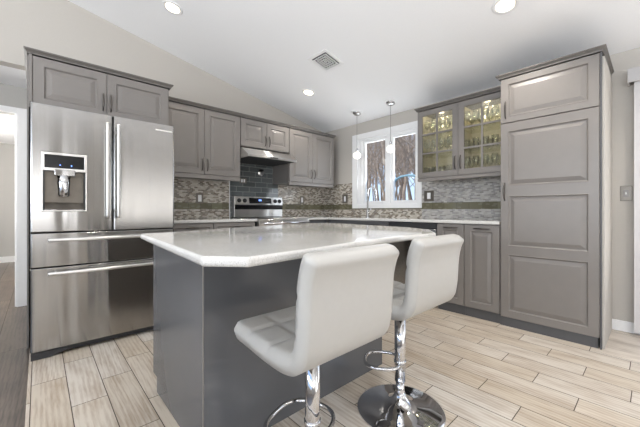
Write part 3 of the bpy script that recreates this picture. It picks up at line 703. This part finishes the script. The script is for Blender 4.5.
# ================================================================== BAR STOOLS
def build_stool(label):
    st = thing('bar_stool', label, 'stool', (0, 0, 0), 'bar stools at the island')
    # shell centreline in x-z (seat front at -x, back at +x)
    ctr = [(-0.222, 0.592), (-0.19, 0.586), (-0.12, 0.581), (-0.04, 0.573), (0.04, 0.569), (0.10, 0.572), (0.143, 0.585), (0.168, 0.615), (0.178, 0.660), (0.183, 0.715), (0.186, 0.77), (0.191, 0.82), (0.203, 0.870), (0.222, 0.912)]
    # resample
    P = [Vector((a, 0, b)) for a, b in ctr]; L = [0]
    for i in range(1, len(P)): L.append(L[-1] + (P[i] - P[i - 1]).length)
    N = 84; cl = []
    for i in range(N + 1):
        s = L[-1] * i / N; j = max(k for k in range(len(L) - 1) if L[k] <= s + 1e-9); t = (s - L[j]) / (L[j + 1] - L[j])
        p0 = P[max(j - 1, 0)]; p1 = P[j]; p2 = P[j + 1]; p3 = P[min(j + 2, len(P) - 1)]
        cl.append(0.5 * ((2 * p1) + (-p0 + p2) * t + (2 * p0 - 5 * p1 + 4 * p2 - p3) * t * t + (-p0 + 3 * p1 - 3 * p2 + p3) * t ** 3))
    W2 = 0.215; mb = MB(); loops = []; K = 36
    for i, p in enumerate(cl):
        d = (cl[min(i + 1, N)] - cl[max(i - 1, 0)]).normalized(); nrm = Vector((-d.z, 0, d.x))   # points up / into the sitter's side
        s = i / N; e = min(s, 1 - s) * L[-1]
        er = 0.022; k_ = math.sqrt(max(0.0, 1 - (1 - min(e, er) / er) ** 2)) if e < er else 1.0
        k_ = 0.15 + 0.85 * k_
        th = 0.033 * k_
        cr_ = 0.035 if s < 0.5 else 0.02; w = W2 - (cr_ - math.sqrt(max(0, cr_ ** 2 - (cr_ - min(e, cr_)) ** 2))) * 0.75
        loop = []
        arcl = s * L[-1]
        for j in range(K):       # inner face (sitter side)
            y = -1 + 2 * j / (K - 1)
            ee = (1 - abs(y)) * w; rr = 0.026; g = math.sqrt(max(0.0, 1 - (1 - min(ee, rr) / rr) ** 2))
            # tufting seams
            q = 1.0
            for sy in (-0.36, 0.36): q = min(q, abs(y - sy) * w / 0.016)
            for sa in (0.115, 0.235, 0.46, 0.58): q = min(q, abs(arcl - sa) / 0.016)
            dip = 0.008 * math.exp(-(q * 1.2) ** 2) * (1 if 0.02 < e else 0)
            loop.append(p + Vector((0, y * w, 0)) + nrm * (th * (0.1 + 0.9 * g) - dip * g))
        for j in range(K):
            y = 1 - 2 * j / (K - 1); ee = (1 - abs(y)) * w; rr = 0.012; g = math.sqrt(max(0.0, 1 - (1 - min(ee, rr) / rr) ** 2))
            loop.append(p + Vector((0, y * w, 0)) - nrm * th * (0.1 + 0.9 * g))
        loops.append(loop)
    mb.loft(loops, True, True, True)
    sh = mb.build('seat_shell', 'leather', st, label='white padded leatherette seat and back in one curve')
    # piping
    MB().box(-0.09, 0.09, -0.09, 0.09, 0.528, 0.546).build('mounting_plate', 'rubber', st, 0.003)
    MB().lathe([(0, 0.545), (0.0285, 0.545), (0.0285, 0.150), (0.024, 0.146), (0.024, 0.14)], (0, 0, 0), 28).build('sleeve', 'chrome', st)
    MB().lathe([(0.022, 0.16), (0.022, 0.10), (0.024, 0.095), (0.0245, 0.088)], (0, 0, 0), 28).build('gas_lift', 'chrome', st)
    MB().lathe([(0.0, 0.092), (0.024, 0.092), (0.030, 0.078), (0.040, 0.060), (0.062, 0.040), (0.10, 0.026), (0.15, 0.018), (0.205, 0.011), (0.222, 0.006), (0.224, 0.0), (0.0, 0.0)], (0, 0, 0), 64).build('base', 'chrome', st)
    return st
def foot_ring(st, cx, cy, a, b, ang):
    pts = []
    for i in range(36):
        t = 2 * math.pi * i / 36; e = 0.75
        x = a * math.copysign(abs(math.cos(t)) ** e, math.cos(t)); y = b * math.copysign(abs(math.sin(t)) ** e, math.sin(t))
        pts.append((cx + x * math.cos(ang) - y * math.sin(ang), cy + x * math.sin(ang) + y * math.cos(ang), 0.25))
    return MB().tube(pts, 0.0085, 10, True).lathe([(0.0288, 0.241), (0.032, 0.241), (0.032, 0.259), (0.0288, 0.259)], (0, 0, 0), 24)
s1 = build_stool('white leatherette bar stool nearest the camera, tucked under the island slab')
s2 = dup(s1, (-0.905, 1.40, 0), 'white leatherette bar stool, the farther of two, its whole chrome base showing', 'bar stools at the island')
foot_ring(s1, -0.03, -0.035, 0.115, 0.125, R(20)).build('footrest', 'chrome', s1)
fr2 = foot_ring(s1, -0.070, -0.060, 0.090, 0.095, R(35)).build('footrest', 'chrome', s1); fr2.parent = s2
lv = MB().tube([(0.0, 0.0, 0.54), (-0.03, 0.05, 0.535), (-0.034, 0.056, 0.52), (-0.034, 0.056, 0.40)], 0.0045, 8)
lv.build('lift_lever', 'rubber', s1, label='thin dark lift lever')
l2 = lv.build('lift_lever', 'rubber', s1, label='thin dark lift lever'); l2.parent = s2
s1.location = (-0.868, 0.757, 0)

# ================================================================== FAUCET
f = thing('kitchen_faucet', 'tall chrome gooseneck faucet in front of the window', 'faucet', (-2.82, 3.57, CT))
MB().lathe([(0.0, 0.0), (0.026, 0.0), (0.026, 0.008), (0.020, 0.014), (0.018, 0.10), (0.013, 0.11)], (-2.86, 3.57, CT), 20).build('faucet_body', 'chrome', f)
pts = [(-2.86, 3.57, 1.04), (-2.86, 3.57, 1.30)] + [(-2.86 + 0.075 - 0.075 * math.cos(t), 3.57 - 0.01 * math.sin(t), 1.30 + 0.085 * math.sin(t)) for t in [math.pi * i / 10 for i in range(1, 11)]] + [(-2.705, 3.56, 1.24)]
MB().tube(pts, 0.013, 12).build('spout', 'chrome', f)
MB().tube([(-2.705, 3.56, 1.25), (-2.70, 3.56, 1.19)], 0.015, 12).build('spray_head', 'chrome', f)
MB().tube([(-2.86, 3.57, 1.02), (-2.80, 3.55, 1.04), (-2.775, 3.545, 1.07)], 0.006, 8).build('lever', 'chrome', f)

# ================================================================== OUTLETS AND SWITCH
def outlet(face, plane, u, z, w, hh, label, cat='outlet', white=True, name='wall_outlet'):
    P = fr(face, plane); o = thing(name, label, cat, P(u, 0, z))
    def bx(a, b, c, d, t0, t1):
        m = MB(); m.loft([[P(a, t0, c), P(b, t0, c), P(b, t0, d), P(a, t0, d)], [P(a, t1, c), P(b, t1, c), P(b, t1, d), P(a, t1, d)]]); return m
    bx(u - w / 2, u + w / 2, z - hh / 2, z + hh / 2, 0, 0.006).build('cover_plate', 'plate', o, 0.002)
    return o, bx
o, bx = outlet('A', WA + 0.008, 1.52, 1.198, 0.095, 0.13, 'bronze outlet plate on the mosaic left of the stove')
bx(1.498, 1.542, 1.155, 1.24, 0.006, 0.009).build('receptacle', 'white', o)
o, bx = outlet('A', WA + 0.008, 3.205, 1.215, 0.08, 0.125, 'bronze outlet plate on the mosaic right of the stove')
bx(3.187, 3.223, 1.175, 1.255, 0.006, 0.009).build('receptacle', 'white', o)
o, bx = outlet('B', WB - 0.008, -3.44, 1.232, 0.115, 0.14, 'bronze switch plate on the mosaic left of the window', 'light switch', name='light_switch')
bx(-3.458, -3.422, 1.19, 1.275, 0.006, 0.009).build('rocker', 'white', o)
o, bx = outlet('B', WB - 0.008, -1.968, 1.228, 0.135, 0.14, 'bronze switch plate on the mosaic just right of the window', 'light switch', name='light_switch')
bx(-1.99, -1.945, 1.19, 1.27, 0.006, 0.009).build('rocker', 'white', o)
o, bx = outlet('B', WB, -0.168, 1.188, 0.074, 0.128, 'pewter switch plate on the bare wall right of the pantry', 'light switch', name='light_switch')
bx(-0.185, -0.151, 1.16, 1.216, 0.006, 0.008).build('rocker_frame', 'pull', o)
bx(-0.172, -0.164, 1.178, 1.198, 0.008, 0.016).build('toggle', 'white', o)
o, bx = outlet('A', WA + 0.010, 2.13, 1.462, 0.11, 0.07, 'small grey outlet on the dark glass tile under the hood')
bx(2.10, 2.123, 1.44, 1.485, 0.006, 0.009).build('receptacle', 'white', o)
bx(2.137, 2.16, 1.44, 1.485, 0.006, 0.009).build('receptacle', 'white', o)
rm = Matrix.Rotation(R(90), 3, 'Y')
o = MB().lathe([(0, 0.0), (0.055, 0.0), (0.062, 0.01), (0.044, 0.02), (0.0, 0.022)], (WA + 0.010, 2.42, 1.60), 24, rm).build('round_medallion', 'chrome')
tag(o, 'round shiny medallion on the dark tile behind the stove', 'ornament')

# ================================================================== CEILING FIXTURES
nc = Vector((0, 0.206, 1)).normalized(); tilt = Vector((0, 0, 1)).rotation_difference(nc).to_matrix()
def downlight(x, y, label, power=16):
    z = cz(y); o = thing('recessed_light', label, 'ceiling light', (x, y, z), 'recessed ceiling lights')
    MB().lathe([(0.065, -0.001), (0.068, -0.007), (0.088, -0.005), (0.092, 0.0)], (x, y, z), 32, tilt).build('trim_ring', 'white', o)
    MB().lathe([(0, -0.0015), (0.066, -0.0015), (0.066, -0.0005), (0, -0.0005)], (x, y, z), 32, tilt).build('lens', 'lamp_on', o)
    l = lamp('downlight_lamp', 'SPOT', (x, y, z - 0.03), (0, 0, 0), power, (1.0, 0.94, 0.86), spot_size=R(125), spot_blend=0.6, shadow_soft_size=0.06)
    return o
downlight(-3.12, 0.945, 'glowing recessed light in the ceiling above the refrigerator')
downlight(-3.143, 2.671, 'glowing recessed light in the ceiling near the window corner, smallest in view')
downlight(-0.784, 2.66, 'glowing recessed light in the ceiling above and before the pantry', 26)
downlight(-0.90, 0.70, 'added recessed fill light above the island, out of view', 22)  # unseen lamp added for light on the floor and island top
downlight(1.30, 0.90, 'added recessed fill light behind the camera towards the patio', 22)  # unseen lamp added for more light from overhead
downlight(0.45, 2.70, 'added recessed fill light right of the pantry, out of view', 22)  # unseen lamp added to brighten floor and wall beside the pantry
# vent
vc = Vector((-2.46, 2.34, cz(2.34))); v = thing('ceiling_vent', 'square white louvred air vent in the sloping ceiling', 'vent', vc)
def on_ceil(m, a0, a1, b0, b1, d0, d1):
    q = [(a, b, d) for a in (a0, a1) for b in (b0, b1) for d in (d0, d1)]
    vs = [vc + tilt @ Vector(p) for p in q]; return m.add(vs, [(0, 1, 3, 2), (4, 6, 7, 5), (0, 4, 5, 1), (2, 3, 7, 6), (0, 2, 6, 4), (1, 5, 7, 3)])
m = MB()
for a in ((-.145, .145, -.145, -.112), (-.145, .145, .112, .145), (-.145, -.112, -.112, .112), (.112, .145, -.112, .112)): on_ceil(m, *a, -0.008, 0)
m.build('frame', 'white', v)
m = MB(); on_ceil(m, -.112, .112, -.112, .112, -0.0015, -0.0005); m.build('backing', 'black', v)
for i, s_ in enumerate((0.098, 0.070, 0.042)):
    m = MB(); t_ = 0.013
    for a in ((-s_, s_, -s_, -s_ + t_), (-s_, s_, s_ - t_, s_), (-s_, -s_ + t_, -s_ + t_, s_ - t_), (s_ - t_, s_, -s_ + t_, s_ - t_)): on_ceil(m, *a, -0.012, -0.009)
    m.build('louvre', 'white', v)
m = MB(); on_ceil(m, -.014, .014, -.014, .014, -0.012, -0.002); m.build('louvre', 'white', v)
# pendants
def pendant(x, y, zg, label):
    z = cz(y); o = thing('pendant_light', label, 'pendant light', (x, y, z), 'pendant lights before the window')
    MB().lathe([(0.085, -0.001), (0.085, -0.006), (0.075, -0.010), (0, -0.010)], (x, y, z), 32, tilt).build('ceiling_plate', 'white', o)
    MB().lathe([(0.060, -0.010), (0.058, -0.022), (0.040, -0.036), (0.0, -0.040)], (x, y, z), 32, tilt).build('canopy', 'chrome', o)
    MB().tube([(x, y, z - 0.03), (x, y, zg + 0.10)], 0.0022, 6).build('cord', 'pull', o)
    MB().lathe([(0.0, 0.105), (0.010, 0.105), (0.016, 0.095), (0.017, 0.05), (0.0, 0.05)], (x, y, zg), 20).build('socket', 'chrome', o)
    g = [(0.057 * math.sin(math.pi * i / 16), -0.052 * math.cos(math.pi * i / 16)) for i in range(17)]
    MB().lathe(g, (x, y, zg), 28).build('globe_shade', 'globe', o, label='round frosted glass globe')
pendant(-2.935, 3.42, 1.842, 'small frosted globe pendant before the left edge of the window')
pendant(-2.355, 3.42, 1.852, 'small frosted globe pendant before the middle of the window')

# ================================================================== OUTDOORS
m = MB(); gx = [(-45 + i * 3.0) for i in range(20)]; gy = [3.95 + j * 2.0 for j in range(20)]
def gz(x, y): return -0.4 + max(0, y - 8) * 0.085 + 0.12 * math.sin(x * 0.5) * math.sin(y * 0.4)
vs = [(x, y, gz(x, y)) for y in gy for x in gx]; n = len(gx)
m.add(vs, [(j * n + i, j * n + i + 1, (j + 1) * n + i + 1, (j + 1) * n + i) for j in range(len(gy) - 1) for i in range(n - 1)], True)
g = m.build('woodland_ground', 'earth'); g['kind'] = 'structure'; g.name = 'trim_ground'
struct('wall_reflector', MB().box(8.0, 8.2, -9, 8, -0.5, 5.5), 'stucco')  # unseen wall added to block blue sky and brighten steel reflections
struct('trim_8', MB().box(XR + T, 8.0, -9, 8, -0.5, -0.05), 'stucco')
def tree_mb(seed, height=9.0):
    rnd = random.Random(seed); m = MB()
    def branch(p, d, r, L, depth):
        seg = 4 if depth < 2 else 3; pts = [Vector(p)]; rs = [r]; dd = Vector(d)
        for i in range(seg):
            dd = (dd + Vector((rnd.uniform(-.18, .18), rnd.uniform(-.18, .18), rnd.uniform(-.03, .12)))).normalized()
            pts.append(pts[-1] + dd * L / seg); rs.append(r * (1 - 0.6 * (i + 1) / seg))
        m.tube(pts, rs, 6 if depth == 0 else 4)
        if depth < 3:
            for _ in range((12, 6, 5)[depth]):
                t = rnd.uniform(0.25, 1.0) if depth else rnd.uniform(0.22, 1.0); k_ = min(int(t * seg), seg - 1); q = pts[k_].lerp(pts[k_ + 1], t * seg - k_)
                a = rnd.uniform(0, 2 * math.pi); sd = Vector((math.cos(a), math.sin(a), rnd.uniform(0.25, 1.1))).normalized()
                branch(q, (sd + dd * 0.35).normalized(), max(rs[k_] * 0.40, 0.008), L * rnd.uniform(0.32, 0.55), depth + 1)
    branch((0, 0, -0.3), (0, 0, 1), 0.11, height, 0)
    return m
tp = []
for i in range(4):
    o = tree_mb(20 + i, 8.0 + i).build('bare_tree', 'bark'); tp.append(tag(o, '', 'tree', 'bare trees outside the window'))
rnd = random.Random(5); k_ = 0
for row, yy in enumerate((13, 15.5, 18, 20.5, 23, 26, 29, 32, 35, 38)):
    n = 3 + row // 2
    for i in range(n):
        x = -yy * (0.42 + 0.52 * (i + rnd.uniform(0.1, 0.9)) / n); y = yy + rnd.uniform(-.7, .7)
        o = tp[k_ % 4] if k_ < 4 else tp[k_ % 4].copy()
        if k_ >= 4: COL.objects.link(o)
        o.location = (x, y, gz(x, y)); o.rotation_euler = (0, 0, rnd.uniform(0, 6.28)); s_ = rnd.uniform(0.8, 1.15); o.scale = (s_, s_, s_)
        o['label'] = 'leafless brown %s among the bare woods outside the window' % ('tree in the front rows' if row < 4 else 'tree in the back rows')
        o['group'] = 'bare trees outside, front rows' if row < 4 else 'bare trees outside, back rows'
        k_ += 1
pts = [(-4.445, 6.6, 1.3), (-4.445, 6.6, 1.70), (-4.42, 6.6, 1.77), (-4.355, 6.6, 1.83), (-4.24, 6.6, 1.875), (-4.07, 6.6, 1.893), (-3.9, 6.6, 1.88), (-3.75, 6.6, 1.83)]
tag(MB().tube([(-4.445, 6.6, -0.45)] + pts, 0.028, 10).build('arched_pipe', 'blue_hose'), 'pale blue arched pipe standing outside the right window sash', 'garden arch')
